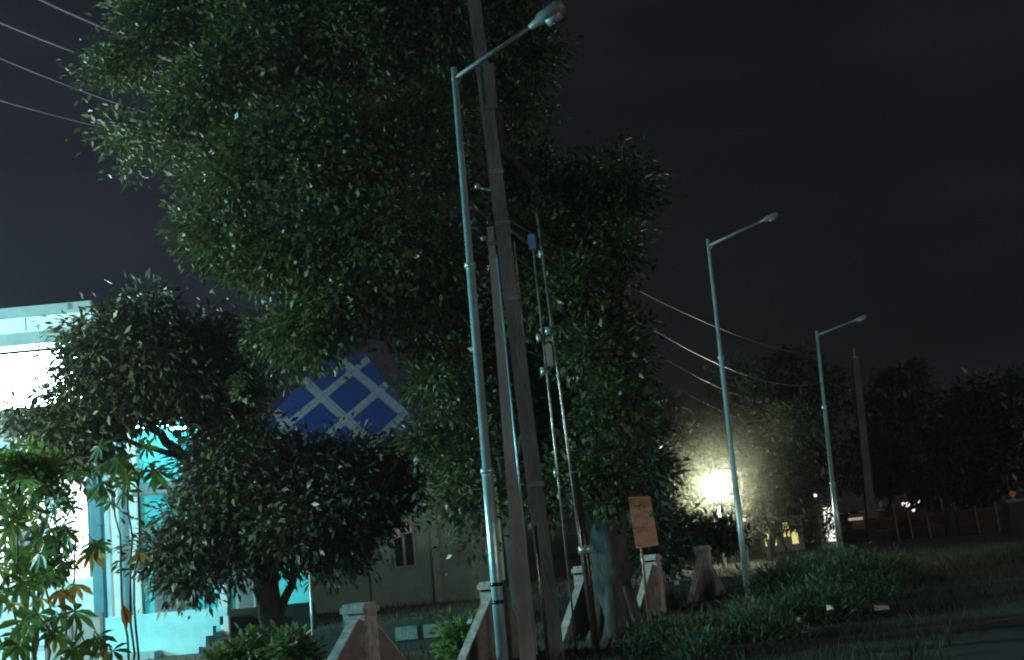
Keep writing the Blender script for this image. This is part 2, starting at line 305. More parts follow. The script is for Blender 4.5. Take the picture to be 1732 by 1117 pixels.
# ---------------------------------------------------------------- foliage builder
def leaves(name, blobs, n, size, m, parent=None, cluster=10, spread=.28, shell=(.55, 1.05), aspect=.42, droop=.3, clump=.22):
    """blobs: (centre, radius[, squash]); many small kite leaves gathered in twig clusters."""
    cs = np.array([tuple(b[0]) for b in blobs]); rs = np.array([b[1] for b in blobs])
    sq = np.array([b[2] if len(b) > 2 else .9 for b in blobs])
    pr = rs**2; pr = pr/pr.sum(); nc = max(1, n//cluster)
    bi = rng.choice(len(blobs), nc, p=pr)
    nb = max(1, nc//12); b0 = rng.choice(len(blobs), nb, p=pr); dir0 = rng.normal(size=(nb, 3)); dir0 /= np.linalg.norm(dir0, axis=1)[:, None]
    pick = rng.integers(0, nb, nc); bi = np.where(rng.random(nc) < .85, b0[pick], bi)
    d = dir0[pick] + rng.normal(size=(nc, 3))*np.clip(clump/rs[bi], .12, .8)[:, None]; d /= np.linalg.norm(d, axis=1)[:, None]
    rad = rng.uniform(shell[0], shell[1], nc)**.6 * (1+.19*rng.normal(size=nc))
    cc = cs[bi] + d*np.stack([rs[bi]*rad, rs[bi]*rad, rs[bi]*rad*sq[bi]], 1)
    ci = np.repeat(np.arange(nc), cluster); k = len(ci)
    P = cc[ci] + rng.normal(size=(k, 3))*spread*np.array([1, 1, .7])*.6
    out = (P - cc[ci]); out /= (np.linalg.norm(out, axis=1)[:, None]+1e-6)
    ax = out + d[ci]*.5 + rng.normal(size=(k, 3))*.5; ax[:, 2] -= droop; ax /= np.linalg.norm(ax, axis=1)[:, None]
    up = rng.normal(size=(k, 3))*.6 + np.array([0, 0, 1.]) + d[ci]*.4; sd_ = np.cross(ax, up); sd_ /= (np.linalg.norm(sd_, axis=1)[:, None]+1e-6)
    nn = np.cross(sd_, ax); L = size*rng.uniform(.45, 1.5, k)[:, None]; Wd = L*aspect
    A = P; B = P + ax*L*.45 + sd_*Wd*.5 + nn*L*.05; T = P + ax*L - nn*L*.06; D = P + ax*L*.45 - sd_*Wd*.5 + nn*L*.05
    V = np.stack([A, B, T, D], 1).reshape(-1, 3).astype('f')
    me = bpy.data.meshes.new(name); me.vertices.add(len(V)); me.vertices.foreach_set('co', V.ravel())
    me.loops.add(k*4); me.loops.foreach_set('vertex_index', np.arange(k*4, dtype='i'))
    me.polygons.add(k); me.polygons.foreach_set('loop_start', np.arange(0, k*4, 4, dtype='i'))
    me.materials.append(m); me.update(calc_edges=True)
    o = bpy.data.objects.new(name, me); C.objects.link(o); o.parent = parent; return o
def blobs_px(lst, base, jit=.6):
    out = []
    for b in lst:
        px, py, r, Y = b[:4]; c = at(px, py, Y) - base; out.append((c, r*Y/FPX, b[4] if len(b) > 4 else .9))
    return out
def limb(m, pts, r0, r1, seg=8, wob=.05):
    P = []; n = len(pts)-1; K = 5
    for i in range(n):
        for k in range(K):
            t = k/K; q = Vector(pts[i]).lerp(Vector(pts[i+1]), t) + Vector([random.gauss(0, wob) for _ in range(3)])*(1 if (i or k) else 0); P.append(q)
    P.append(Vector(pts[-1])); R = [r0 + (r1-r0)*i/(len(P)-1) for i in range(len(P))]
    m.tube(P, R, seg)
# ---------------------------------------------------------------- the big tree
base = gz(1046, 19.4); base = Vector((at(1046, 1075, 19.4).x, 19.4, 0))
bt = thing('broadleaf_tree', 'huge tree whose green crown fills the upper left and centre above the poles', 'tree', base)
tm = MB()
R = lambda px, py, Y: at(px, py, Y)-base
limb(tm, [(0, 0, -.3), R(1034, 960, 19.4), R(1022, 850, 19.5), R(1000, 760, 19.8)], .31, .24, 14, .03)
for a in range(6):
    an = a*1.05+.3; tm.tube([(math.cos(an)*.52, math.sin(an)*.45, -.08), (math.cos(an)*.30, math.sin(an)*.27, .10), (math.cos(an)*.15-.02, math.sin(an)*.15, .9)], [.05, .13, .11], 8)
tm.build('trunk', M['tbark'], bt, True)
for pts, r0, r1 in (([R(1000, 770, 19.8), R(900, 640, 20.2), R(780, 525, 20.2), R(700, 475, 20), R(560, 400, 20.6), R(430, 300, 20.8), R(300, 230, 20.8)], .15, .02),
                    ([R(1005, 765, 19.8), R(960, 560, 20.5), R(900, 330, 20.5), R(800, 120, 20.5), R(700, -80, 20.5)], .17, .03),
                    ([R(1005, 765, 19.8), R(1030, 560, 20), R(1040, 350, 20.2)], .09, .02),
                    ([R(900, 640, 20.2), R(720, 600, 20.5), R(600, 560, 20.5)], .12, .02),
                    ([R(930, 450, 20.5), R(760, 300, 21), R(500, 120, 21), R(260, 60, 21)], .10, .02),
                    ([R(700, 475, 20), R(640, 340, 20.8), R(520, 240, 21)], .07, .02),
                    ([R(960, 700, 19.9), R(880, 740, 19), R(810, 850, 18.6)], .08, .02)):
    m = MB(); limb(m, pts, r0, r1); m.build('limb', M['bark'], bt, True)
crown = [(188,112,30,20.5),(160,150,17,20.4),(265,45,62,20.8),(160,215,20,20.3),(205,228,26,20.3),(268,238,32,20.2),(345,175,78,20.4),(240,120,34,20.6),(290,260,30,20.2),(345,300,40,20.2),(400,300,65,20),(345,385,38,20),(400,405,60,19.8),(455,440,55,19.8),(520,400,85,19.6),
 (470,270,90,20),(570,280,110,20),(430,110,120,20.8),(590,90,130,21),(740,80,140,21.5),(330,10,100,21),(500,-40,120,21),(680,-60,140,21.5),(840,-40,90,21.8),(700,270,120,20.6),(640,410,95,19.6),(560,500,60,19.6),(515,550,36,19.6),(515,600,20,19.6),(470,560,34,20),(490,610,16,20),(550,575,24,20),(600,525,48,19.8),
 (720,440,85,20),(705,535,60,20.2),(760,620,65,20.2),(840,560,70,20.8),(800,690,50,20),(795,770,42,19.6),(800,850,40,19.4),(805,915,32,19.3),(770,820,26,19.4),(870,110,75,21.6),(870,200,50,21.5),(845,330,60,21.4),(905,300,50,21),(945,345,42,20.8),
 (1035,295,48,20.4),(1068,325,34,20.2),(1030,350,55,20.4),(880,430,70,21),(960,430,60,20.8),(1010,460,40,20.6),(990,530,62,20.6),(1035,580,45,20.2),(1045,640,32,20),(930,600,80,20.8),(1000,660,60,20.4),(870,700,65,20.6),(940,740,70,20.6),(1020,740,45,20.2),(900,830,55,20.6),(1030,690,40,18.9),(985,790,48,18.8),(1040,810,34,18.7),(1000,600,50,19),(1035,850,24,18.7),(960,480,50,19.2),(1030,420,38,19.6),(905,520,60,19.6),(900,400,55,19.8),(742,700,28,19.8),(728,655,26,19.8),(705,690,14,19.8),(720,740,20,19.8),(225,310,12,20.2),(222,285,10,20.2)]
leaves('crown', blobs_px(crown, base), 200000, .112, M['leaf'], bt, 12, .32, (.45, 1.02), .48, .35)
# ---------------------------------------------------------------- darker small tree in front of the lit building
base = Vector((at(462, 1075, 23).x, 23, 0)); R = lambda px, py, Y: at(px, py, Y)-base
mt = thing('mango_tree', 'small dark tree with forked trunk in front of the turquoise building', 'tree', base)
m = MB(); limb(m, [(0, 0, -.3), R(455, 1010, 23), R(448, 930, 23)], .22, .17, 12, .02); m.build('trunk', M['bark'], mt, True)
for pts, r0, r1 in (([R(470, 1070, 23), R(440, 1010, 22.9), R(425, 950, 22.9), R(400, 860, 22.9)], .12, .06), ([R(448, 940, 23), R(380, 830, 23), R(300, 765, 22.6), R(255, 715, 22.4), R(215, 640, 22.2)], .13, .05),
                    ([R(450, 940, 23), R(480, 820, 23), R(560, 740, 23)], .13, .04), ([R(470, 1040, 23), R(492, 980, 23), R(530, 880, 23)], .09, .04), ([R(300, 770, 22.6), R(180, 740, 22.2), R(80, 730, 22)], .06, .02)):
    m = MB(); limb(m, pts, r0, r1, 8, .03); m.build('limb', M['bark'], mt, True)
crown2 = [(135,565,24,22),(250,525,32,22),(185,590,58,22),(265,590,62,22.2),(150,660,62,22),(235,665,62,22.2),(60,735,48,22),(135,740,60,22),(330,590,38,22.4),(320,650,55,22.4),(372,725,34,22.6),
 (388,695,44,22.8),(385,640,26,22.8),(410,610,30,22.8),(440,635,24,22.8),(360,560,26,22.6),(410,785,80,22.8),(505,792,54,22.8),(590,800,58,23),(650,798,46,23),(652,836,40,23),(590,860,70,22.8),(500,870,80,22.6),(358,812,48,22.6),(335,885,50,22.4),(380,900,60,22.4),(282,935,42,22.2),(325,968,38,22.2),(560,930,50,22.8),(480,930,38,22.8),(238,925,16,22.2),(400,955,28,22.4),(30,690,25,22)]
leaves('crown', blobs_px(crown2, base), 70000, .155, M['mango'], mt, 12, .34, (.40, 1.0), .34, .5)
leaves('young_leaves', blobs_px([(438, 872, 22, 21.6), (452, 895, 14, 21.6), (415, 655, 16, 21.8)], base), 420, .15, M['leaf'], mt, 8, .10, (.2, 1), .5, .5)  # tufts in the brighter leaf colour, standing in for lit leaves
# ---------------------------------------------------------------- lit building on the left
X = lambda px, py, Y: at(px, py, Y).x
Yf = 29.0; Z = lambda px, py, Y=Yf: at(px, py, Y).z
xr = X(154, 530, 27); xw = X(518, 900, Yf)
bd = thing('shop_building', 'brightly lit turquoise building with a white parapet at the left edge', 'building', (xr, Yf, 0)); xl = -8.0
zt = Z(154, 509, 27); zb = Z(154, 560, 27)
xm = X(345, 800, Yf)-xr
MB().box((0, .0, 0), (xm, .3, Z(230, 700)), 0).build('wall', M['teal'], bd)
MB().box((xm+.002, .02, 0), (xw-xr, .3, Z(430, 880)), 0).build('wall', M['teal'], bd)
MB().box((xl, .4, 0), (-.05, .6, Z(60, 700)), 0).build('wall', M['white'], bd)
MB().box((xl, -2.0, zb+.10), (0, -1.75, zt-.22), .01).build('parapet', M['white'], bd)
MB().box((xl-.1, -2.05, zt-.218), (.03, -1.70, zt), .01).build('parapet_coping', M['ledge'], bd)
MB().box((xl, -1.96, zb-.16), (-.02, -1.3, zb+.098), .01).build('soffit', M['ledge'], bd)
zs1 = Z(60, 592, 27.4); zs0 = Z(60, 690, 27.4)
MB().box((xl, -1.3, zs0+.06), (-.55, -1.1, zs1)).build('light_panel', M['e_box'], bd)
MB().box((xl, -1.35, zs0-.3), (-.5, .4, zs0+.05), .01).build('canopy_ledge', M['ledge'], bd)
MB().box((xl, .38, Z(60, 985)), (X(160, 900, Yf)-xr-.1, .40, Z(60, 815))).build('shop_window', M['e_shop'], bd)
MB().box((X(10, 900, Yf)-xr, .33, Z(30, 960)), (X(62, 900, Yf)-xr, .36, Z(30, 890)), .004).build('poster', M['pink'], bd)
for k in range(5):
    x_ = X(150, 900, Yf)-xr-.1 - k*.95; MB().box((x_-.03, .33, Z(60, 985)), (x_+.03, .378, Z(60, 815)), .005).build('mullion', M['tealcol'], bd)
for k in range(4): MB().box((-1.4-k*1.7, -2.012, zb+.12), (-1.385-k*1.7, -2.002, zt-.24)).build('panel_joint', M['grey'], bd)
for z_ in (.9, 1.75, 2.6, 3.45): MB().box((X(240, 900, Yf)-xr, -.010, z_), (X(340, 900, Yf)-xr, -.002, z_+.02)).build('wall_joint', M['tealcol'], bd)
MB().box((X(164, 900, Yf)-xr-.02, -.35, 0), (X(180, 900, Yf)-xr, -.1, Z(170, 700)), .01).build('pillar', M['tealcol'], bd)
MB().box((X(188, 900, Yf)-xr, -.16, 0), (X(206, 900, Yf)-xr, -.002, Z(205, 715)), .01).build('pilaster', M['white'], bd)
MB().box((X(222, 900, Yf)-xr, -.14, 0), (X(238, 900, Yf)-xr, -.002, Z(215, 712)), .01).build('pilaster', M['white'], bd)
MB().box((X(372, 990, Yf)-xr, -.16, 0), (X(386, 990, Yf)-xr, -.002, Z(380, 900)), .01).build('pilaster', M['white'], bd)
MB().box((X(196, 720, Yf)-xr, -.30, Z(210, 722)), (xm, -.163, Z(210, 706)), .01).build('cornice', M['white'], bd)
a0, a1 = X(238, 830, Yf)-xr, X(322, 830, Yf)-xr; z0 = Z(250, 842)
MB().add([(a0, -.003, z0+.28), (a1, -.003, z0+.28), (a1, -.75, z0), (a0, -.75, z0), (a0, -.003, z0+.34), (a1, -.003, z0+.34), (a1, -.75, z0+.05), (a0, -.75, z0+.05)], [(0, 1, 2, 3), (7, 6, 5, 4), (3, 2, 6, 7), (0, 3, 7, 4), (1, 5, 6, 2)]).build('awning', M['grey'], bd)
MB().box((X(262, 1000, Yf)-xr, -.05, .12), (X(318, 1000, Yf)-xr, -.003, Z(290, 890)), .01).build('door', M['grey'], bd)
wf = MB().box((X(398, 990, Yf)-xr, -.06, Z(400, 1050)), (X(432, 990, Yf)-xr, -.003, Z(400, 960)), .01).build('window', M['ledge'], bd)
MB().box((X(403, 990, Yf)-xr, -.07, Z(400, 1035)), (X(427, 990, Yf)-xr, -.055, Z(400, 975))).build('pane', M['grey'], wf)
sm = MB().box((-.12-.35, -2.06, zt-.15), (-.12-.25, -2.055, zt-.02)); sm.build('drain_spout', M['grey'], bd)
for i, px in enumerate((245, 325)):
    x_ = X(px, 700, Yf-.6); z_ = Z(px, 722, Yf-.6)
    t = thing('tube_light', ['tube light on the turquoise wall nearest the white pillars', 'second tube light on the turquoise wall, behind the dark tree'][i], 'lamp', (x_, Yf-.55, z_), 0, 'tube lights on the turquoise wall')
    MB().tube([(-.5, 0, 0), (.5, 0, 0)], .03, 8).build('tube', M['e_tube'], t, True)
    br = MB(); br.box((-.55, -.03, .045), (.55, .03, .08)); br.tube([(0, .02, .06), (0, .24, .12)], .02, 6); br.build('bracket', M['grey'], t)
# stepped boundary wall, added dark screen, grey gate, low wall
Yw = 24.0; pts = [(X(px, py, Yw), Z(px, py, Yw)) for px, py in ((178, 1046), (384, 1027), (384, 1042), (372, 1043), (372, 1058), (360, 1059), (360, 1075), (348, 1076), (348, 1094), (336, 1095))]
pts = [(-30+0, 0)][:0] + [(pts[0][0], .0)] + pts + [(pts[-1][0], 0)]
tag(MB().prism(pts[::-1], Yw, Yw+.25).build('stepped_wall', M['cyanwall']), 'pale turquoise low wall with stepped right end, in front of the lit building', 'wall')
Yd = 24.6; dx0, dx1 = X(388, 1040, Yd), X(530, 1040, Yd)  # dark box added to cover the lit foot of the turquoise building
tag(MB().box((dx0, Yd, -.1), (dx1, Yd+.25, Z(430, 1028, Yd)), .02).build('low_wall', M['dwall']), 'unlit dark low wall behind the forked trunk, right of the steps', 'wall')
Yg = 22.0; gx0, gx1 = X(76, 1080, Yg), X(176, 1080, Yg); gzt = Z(120, 1040, Yg)
gt = thing('metal_gate', 'grey metal gate panel behind the palmate leaves at bottom left', 'gate', (gx0, Yg, 0)); gw = gx1-gx0
fr = MB(); fr.box((0, -.03, .05), (.05, .03, gzt)); fr.box((gw-.05, -.03, .05), (gw, .03, gzt)); fr.box((gw*.42, -.03, .05), (gw*.42+.05, .03, gzt)); fr.box((.052, -.025, gzt-.08), (gw-.052, .025, gzt-.02)); fr.build('frame', M['grey'], gt)
MB().box((.05, -.01, .1), (gw-.05, .01, gzt-.085)).build('sheet', M['ledge'], gt)
Yl = 20.2; lx0, lx1 = X(515, 1060, Yl), X(800, 1060, Yl)
lw = thing('low_wall', 'mossy low wall with pale panels in front of the dark house', 'wall', (lx0, Yl, 0))
MB().box((0, 0, -.1), (lx1-lx0, .18, .44), .01).build('wall', M['lowwall'], lw)
for a, b in ((582, 640), (668, 706), (716, 764)):
    MB().box((X(a, 1065, Yl)-lx0, -.02, .17), (X(b, 1065, Yl)-lx0, -.003, .37), .006).build('panel', M['panel'], lw)
# ---------------------------------------------------------------- dark house with patterned blue roof
Yh = 35.0; hx0, hx1 = X(505, 850, Yh), X(835, 850, Yh); hz = Z(730, 766, Yh)
hs = thing('dark_house', 'dim grey-green house with a blue patterned roof behind the trees', 'house', (hx0, Yh, 0)); hw = hx1-hx0
MB().box((0, 0, 0), (hw, 6, hz-.2)).build('wall', M['house'], hs)
MB().box((-.15, -.2, hz-.198), (hw+.15, 6.2, hz), .02).build('cornice', M['housetrim'], hs)
for px in (632, 738): MB().box((X(px, 950, Yh)-hx0-.1, -.08, 0), (X(px, 950, Yh)-hx0+.1, -.002, hz-.25), .01).build('pilaster', M['housetrim'], hs)
wx0, wx1 = X(664, 920, Yh)-hx0, X(702, 920, Yh)-hx0; wz0, wz1 = Z(685, 957, Yh), Z(685, 884, Yh); wm = (wx0+wx1)/2
wi = MB(); wi.box((wx0, -.06, wz0), (wx0+.05, -.002, wz1)); wi.box((wx1-.05, -.06, wz0), (wx1, -.002, wz1)); wi.box((wm-.035, -.06, wz0), (wm+.035, -.002, wz1)); wi.box((wx0-.05, -.08, wz0-.06), (wx1+.05, -.002, wz0-.002)); wi.box((wx0, -.06, wz1+.002), (wx1, -.002, wz1+.05))
wo_ = wi.build('window', M['housetrim'], hs)
MB().box((wx0+.05, -.02, wz0), (wm-.035, -.004, wz1)).build('pane', M['dark'], wo_)
MB().box((wm+.035, -.02, wz0), (wx1-.05, -.004, wz1)).build('pane', M['dark'], wo_)
MB().add([(wx0+.06, -.03, wz1-.42), (wm-.06, -.03, wz1-.36), (wm-.05, -.03, wz1-.15), (wx0+.15, -.03, wz1-.05), (wx0+.06, -.03, wz1-.1)], [(0, 1, 2, 3, 4)]).build('curtain', M['curtain'], wo_)
MB().add([(wm+.05, -.03, wz1-.30), (wx1-.06, -.03, wz1-.28), (wx1-.06, -.03, wz1-.01), (wm+.05, -.03, wz1-.02)], [(0, 1, 2, 3)]).build('curtain', M['curtain'], wo_)
# roof: tiled hip roof, lattice of pale tiles on blue
rm = bpy.data.materials.new('lattice_roof'); rm.use_nodes = True; nt = rm.node_tree; pb = nt.nodes['Principled BSDF']
tcn = N(nt, 'ShaderNodeTexCoord'); sp = N(nt, 'ShaderNodeSeparateXYZ'); nt.links.new(tcn.outputs['Object'], sp.inputs[0])
def mth(op, a, b=None, c=None):
    n = N(nt, 'ShaderNodeMath', operation=op)
    for i, v in enumerate((a, b, c)):
        if v is None: continue
        if isinstance(v, (int, float)): n.inputs[i].default_value = v
        else: nt.links.new(v, n.inputs[i])
    return n.outputs[0]
sx = sp.outputs['X']; sz = mth('MULTIPLY', sp.outputs['Z'], .98)
u = mth('ADD', sx, sz); v = mth('SUBTRACT', sx, sz); P_ = 1.58
def band(q, off): return mth('LESS_THAN', mth('WRAP', mth('ADD', q, off), P_, 0.0), .34)
def grout(q): return mth('LESS_THAN', mth('WRAP', q, .34, 0.0), .03)
bnd = mth('MAXIMUM', band(u, .1), band(v, .5)); grt = mth('MAXIMUM', grout(u), grout(v))
mx = N(nt, 'ShaderNodeMix', data_type='RGBA'); mx.inputs[6].default_value = (.007, .032, .16, 1); mx.inputs[7].default_value = (.15, .20, .25, 1); nt.links.new(bnd, mx.inputs[0])
mx2 = N(nt, 'ShaderNodeMix', data_type='RGBA'); nt.links.new(mx.outputs[2], mx2.inputs[6]); mx2.inputs[7].default_value = (.03, .04, .07, 1); nt.links.new(mth('MULTIPLY', grt, .6), mx2.inputs[0])
nt.links.new(mx2.outputs[2], pb.inputs['Base Color']); pb.inputs['Roughness'].default_value = .5
e0, e1, ez, eY = X(395, 740, 33.6), X(722, 742, 33.6), Z(738, 742, 33.6), 33.6
r0, r1, rz_, rY = X(545, 602, 38), X(618, 600, 38), Z(600, 601, 38), 38.0
ro = MB(); q = lambda x, y, z: (x-hx0, y-Yh, z)
vs = [q(e0, eY, ez), q(e1, eY, ez), q(r1, rY, rz_), q(r0, rY, rz_), q(e1, 42, ez), q(e0, 42, ez)]
vs += [(a, b, c-.12) for a, b, c in vs]
ro.add(vs, [(0, 1, 2, 3), (1, 4, 2), (4, 5, 3, 2), (5, 0, 3), (6, 9, 8, 7), (7, 8, 10), (10, 8, 9, 11), (11, 9, 6), (0, 6, 7, 1), (1, 7, 10, 4), (4, 10, 11, 5), (5, 11, 6, 0)])
ro.build('roof', rm, hs)
for i, (x_, y_, z_, rr) in enumerate(((-10.8, 18.3, 4.4, .28), (-22, 14.8, 5.6, .60))):
    t = thing('forecourt_lamp', ['low white forecourt lamp left of the picture', 'tall bright cyan forecourt lamp far left of the picture'][i], 'lamp', (x_, y_, 0), 0, 'forecourt lamps of the turquoise building')
    MB().tube([(0, 0, 0), (0, 0, z_-rr-.02)], [.09, .06], 10).build('post', M['galv'], t, True)
    MB().ball((0, 0, z_), rr, seg=18).build('globe', M[('e_fore', 'e_mast')[i]], t, True)
    MB().tube([(0, 0, z_-rr-.06), (0, 0, z_-rr+.02)], [.08, .16], 12).build('collar', M['galv'], t, True)
# ---------------------------------------------------------------- floodlight and the trees round it
Y = 42.0; c = at(1212, 824, Y)
fl = thing('floodlight', 'glaring white floodlight globe low among the trees on the right', 'lamp', (c.x, Y, 0))
MB().ball((0, 0, c.z), .42, (1, 1, 1), 24).build('globe', M['e_flood'], fl, True)
MB().tube([(0, 0, -.2), (0, 0, c.z-.41)], .05, 8).build('post', M['galv'], fl, True)
MB().tube([(0, 0, c.z-.50), (0, 0, c.z-.38)], .14, 12).build('collar', M['galv'], fl, True)
def tree(label, pxb, Y, blobs, n, size, m, group, tr=.14, top=None, name='broadleaf_tree'):
    b = gz(pxb, Y); o = thing(name, label, 'tree', b, 0, group)
    bl = blobs_px([(*q[:3], q[3] if len(q) > 3 else Y) for q in blobs], b)
    t = max(bl, key=lambda q: q[1])[0]; mm = MB(); limb(mm, [(0, 0, -.2), (t[0]*.3, t[1]*.3, t[2]*.5), t], tr, tr*.4, 8, .06); mm.build('trunk', M['bark'], o, True)
    for q in bl[:5]:
        mm = MB(); limb(mm, [(t[0]*.3, t[1]*.3, t[2]*.5), ((t[0]*.3+q[0][0])/2, q[0][1]*.5, (t[2]*.5+q[0][2])/2+.2), q[0]], tr*.4, .02, 6, .08); mm.build('limb', M['bark'], o, True)
    leaves('crown', bl, n, size, m, o, 10, .42, (.3, 1.0), .45, .3); return o
BG = 'trees around the floodlight'
tree('pale leafy tree immediately left of the floodlight', 1150, 43.2, [(1120, 790, 50), (1150, 740, 40), (1128, 842, 34), (1125, 885, 36), (1110, 700, 34), (1168, 762, 18)], 15000, .17, M['farleaf'], BG)
tree('pale leafy tree rising behind and above the floodlight', 1232, 44.4, [(1230, 740, 52), (1190, 720, 36), (1270, 700, 48), (1250, 790, 50), (1200, 860, 48), (1290, 760, 38), (1240, 650, 40)], 18000, .17, M['farleaf'], BG)
tree('leafy tree to the right of the floodlight with yellow glints', 1300, 42.6, [(1295, 830, 34), (1280, 875, 20), (1320, 790, 36), (1333, 832, 20), (1345, 720, 40)], 9000, .16, M['farleaf'], BG)
tree('dark tree beneath the floodlight, over the farthest pier', 1150, 36, [(1150, 905, 28), (1120, 890, 30), (1190, 905, 20), (1225, 905, 18)], 4500, .20, M['mango'], BG, .07)
tree('dark tree behind the orange board and big trunk', 1085, 33, [(1080, 790, 42), (1085, 860, 45), (1110, 930, 30), (1070, 720, 35)], 6000, .22, M['mango'], BG)
DG = 'dark trees along the far right'
tree('tall black tree between the two farther street lamps', 1345, 60, [(1350, 780, 60), (1320, 700, 60), (1385, 670, 55), (1410, 790, 45), (1345, 840, 34), (1340, 625, 34)], 12000, .36, M['mango'], DG, .2)
tree('black tree just right of the distant power pole', 1500, 66, [(1500, 780, 55), (1545, 720, 65), (1470, 790, 40), (1490, 690, 45), (1530, 650, 36)], 10000, .40, M['mango'], DG, .2)
tree('dim olive tree above the reddish fence', 1600, 58, [(1590, 810, 34), (1625, 790, 38), (1575, 835, 24), (1650, 830, 30), (1620, 740, 44), (1640, 690, 36)], 9000, .30, M['farleaf'], DG, .14)
tree('dim tree at the far right edge of the picture', 1710, 58, [(1700, 780, 50), (1740, 730, 70), (1680, 820, 30), (1710, 660, 46)], 9000, .32, M['mango'], DG, .14)
# ---------------------------------------------------------------- far right: fence, wall, lights
Yr = 52.0; f0, f1 = gz(1485, Yr), gz(1790, Yr)
rwl = MB().box((f0.x, Yr+1.6, 0), (f1.x, Yr+1.85, .95), .02).build('red_wall', M['redwall']); tag(rwl, 'dull red low wall behind the far right fence', 'wall')
fe = thing('post_fence', 'far fence of leaning timber posts in front of the red wall', 'fence', f0)
for k, px in enumerate((1517, 1541, 1572, 1600, 1621, 1655, 1690)):
    x = gz(px, Yr).x-f0.x; h = (1.45, 1.2, .9, 1.55, 1.3, 1.1, 1.2)[k]
    MB().tube([(x+.03, 0, -.2), (x-.04, 0, h)], [.06, .045], 7).build('post', M['fpost'], fe, True)
for h in (.45, .9): MB().tube([(0, .07, h), (f1.x-f0.x, .07, h+.04)], .010, 5).build('rail', M['fpost'], fe)
p = gz(1722, 50); pr_ = thing('gate_pillar', 'reddish pillar carrying a small red lamp at the far right edge', 'pillar', p)
MB().box((-.35, -.3, -.1), (.35, .3, 1.1), .03).build('shaft', M['redwall'], pr_); MB().box((-.42, -.37, 1.102), (.42, .37, 1.22), .02).build('cap', M['fpost'], pr_)
rl_ = thing('red_lamp', 'small red lamp glowing on top of the far right pillar', 'lamp', (p.x, 50, 1.22))
MB().tube([(0, 0, 0), (0, 0, .12)], .05, 8).build('stem', M['lamp'], rl_); MB().ball((0, 0, .2), .11).build('bulb', M['e_red'], rl_, True)
p = gz(1326, 52); ks = thing('kiosk', 'tiny yellow-lit kiosk showing through leaves behind the weeds', 'kiosk', p)
MB().box((-.95, 0, 0), (.75, 1.8, 1.25), .02).build('wall', M['housetrim'], ks); MB().box((-1.05, -.2, 1.252), (.85, 1.9, 1.34), .02).build('roof', M['housetrim'], ks)
for a, b, z0_, z1_ in ((-.78, -.34, .25, .98), (-.02, .22, .55, 1.10), (.28, .52, .25, .85)): MB().box((a, -.03, z0_), (b, -.002, z1_)).build('lit_opening', M['e_yel'], ks)
tree('low dark shrub-like tree half covering the yellow-lit kiosk', 1325, 50, [(1336, 884, 7), (1312, 872, 9), (1356, 900, 6), (1298, 900, 7)], 260, .2, M['mango'], DG, .04)
p = gz(1408, 47); wl = thing('lit_booth', 'small white-lit booth seen through leaves beside the farthest street lamp', 'booth', p)
MB().box((-.30, 0, 0), (.34, .6, 1.75), .02).build('wall', M['housetrim'], wl); MB().box((-.24, -.03, .35), (.12, -.002, 1.55)).build('lit_panel', M['e_white'], wl); MB().box((-.36, -.1, 1.752), (.40, .7, 1.82), .01).build('roof', M['housetrim'], wl)
tree('sparse dark sapling in front of the white-lit booth', 1402, 45.5, [(1398, 868, 14), (1415, 850, 12), (1396, 900, 9)], 420, .17, M['mango'], DG, .03)
LGp = 'small distant lamps'
def far_lamp(px, py, Y, r, m, label):
    c = at(px, py, Y); o = thing('distant_lamp', label, 'lamp', (c.x, Y, 0), 0, LGp)
    MB().tube([(0, 0, -.1), (0, 0, c.z-r*.8)], .03, 6).build('post', M['lamp'], o); MB().ball((0, 0, c.z), r, seg=8).build('bulb', M[m], o, True)
far_lamp(1379, 838, 52, .075, 'e_white', 'upper of two pinprick white lamps left of the farthest street lamp')
far_lamp(1391, 852, 52, .085, 'e_white', 'lower of two pinprick white lamps left of the farthest street lamp')
for px, py, r, lb in ((1528, 853, .09, 'leftmost warm bulb of the far cluster above the fence'), (1535, 854, .12, 'white second bulb of the far cluster above the fence'), (1543, 855, .11, 'third bulb of the far cluster above the fence'),
                      (1549, 851, .10, 'fourth bulb of the far cluster above the fence'), (1555, 849, .10, 'rightmost bulb of the far cluster above the fence'), (1545, 863, .08, 'lowest bulb of the far cluster above the fence')):
    far_lamp(px, py, 60, r, 'e_warm' if 'warm' in lb or 'third' in lb else 'e_white', lb)
far_lamp(1584, 842, 60, .06, 'e_warm', 'single faint bulb below the dim olive tree')
far_lamp(1258, 880, 40.5, .07, 'e_warm', 'tiny warm lamp right of the second street lamp post')
p = at(1449, 878, 56); sh = thing('low_shed', 'low brown shed with a dim pale strip beside the distant power pole', 'shed', (p.x, 56, 0))
MB().box((-.9, 0, 0), (1.0, 1.5, p.z+.25), .02).build('wall', M['fpost'], sh); MB().box((-.35, -.03, p.z-.05), (.25, -.002, p.z+.06)).build('strip_light', emat('dim_strip', (1, .9, .7), .35), sh)
MB().box((-1.05, -.3, p.z+.252), (1.15, 1.6, p.z+.33), .02).build('roof', M['housetrim'], sh)
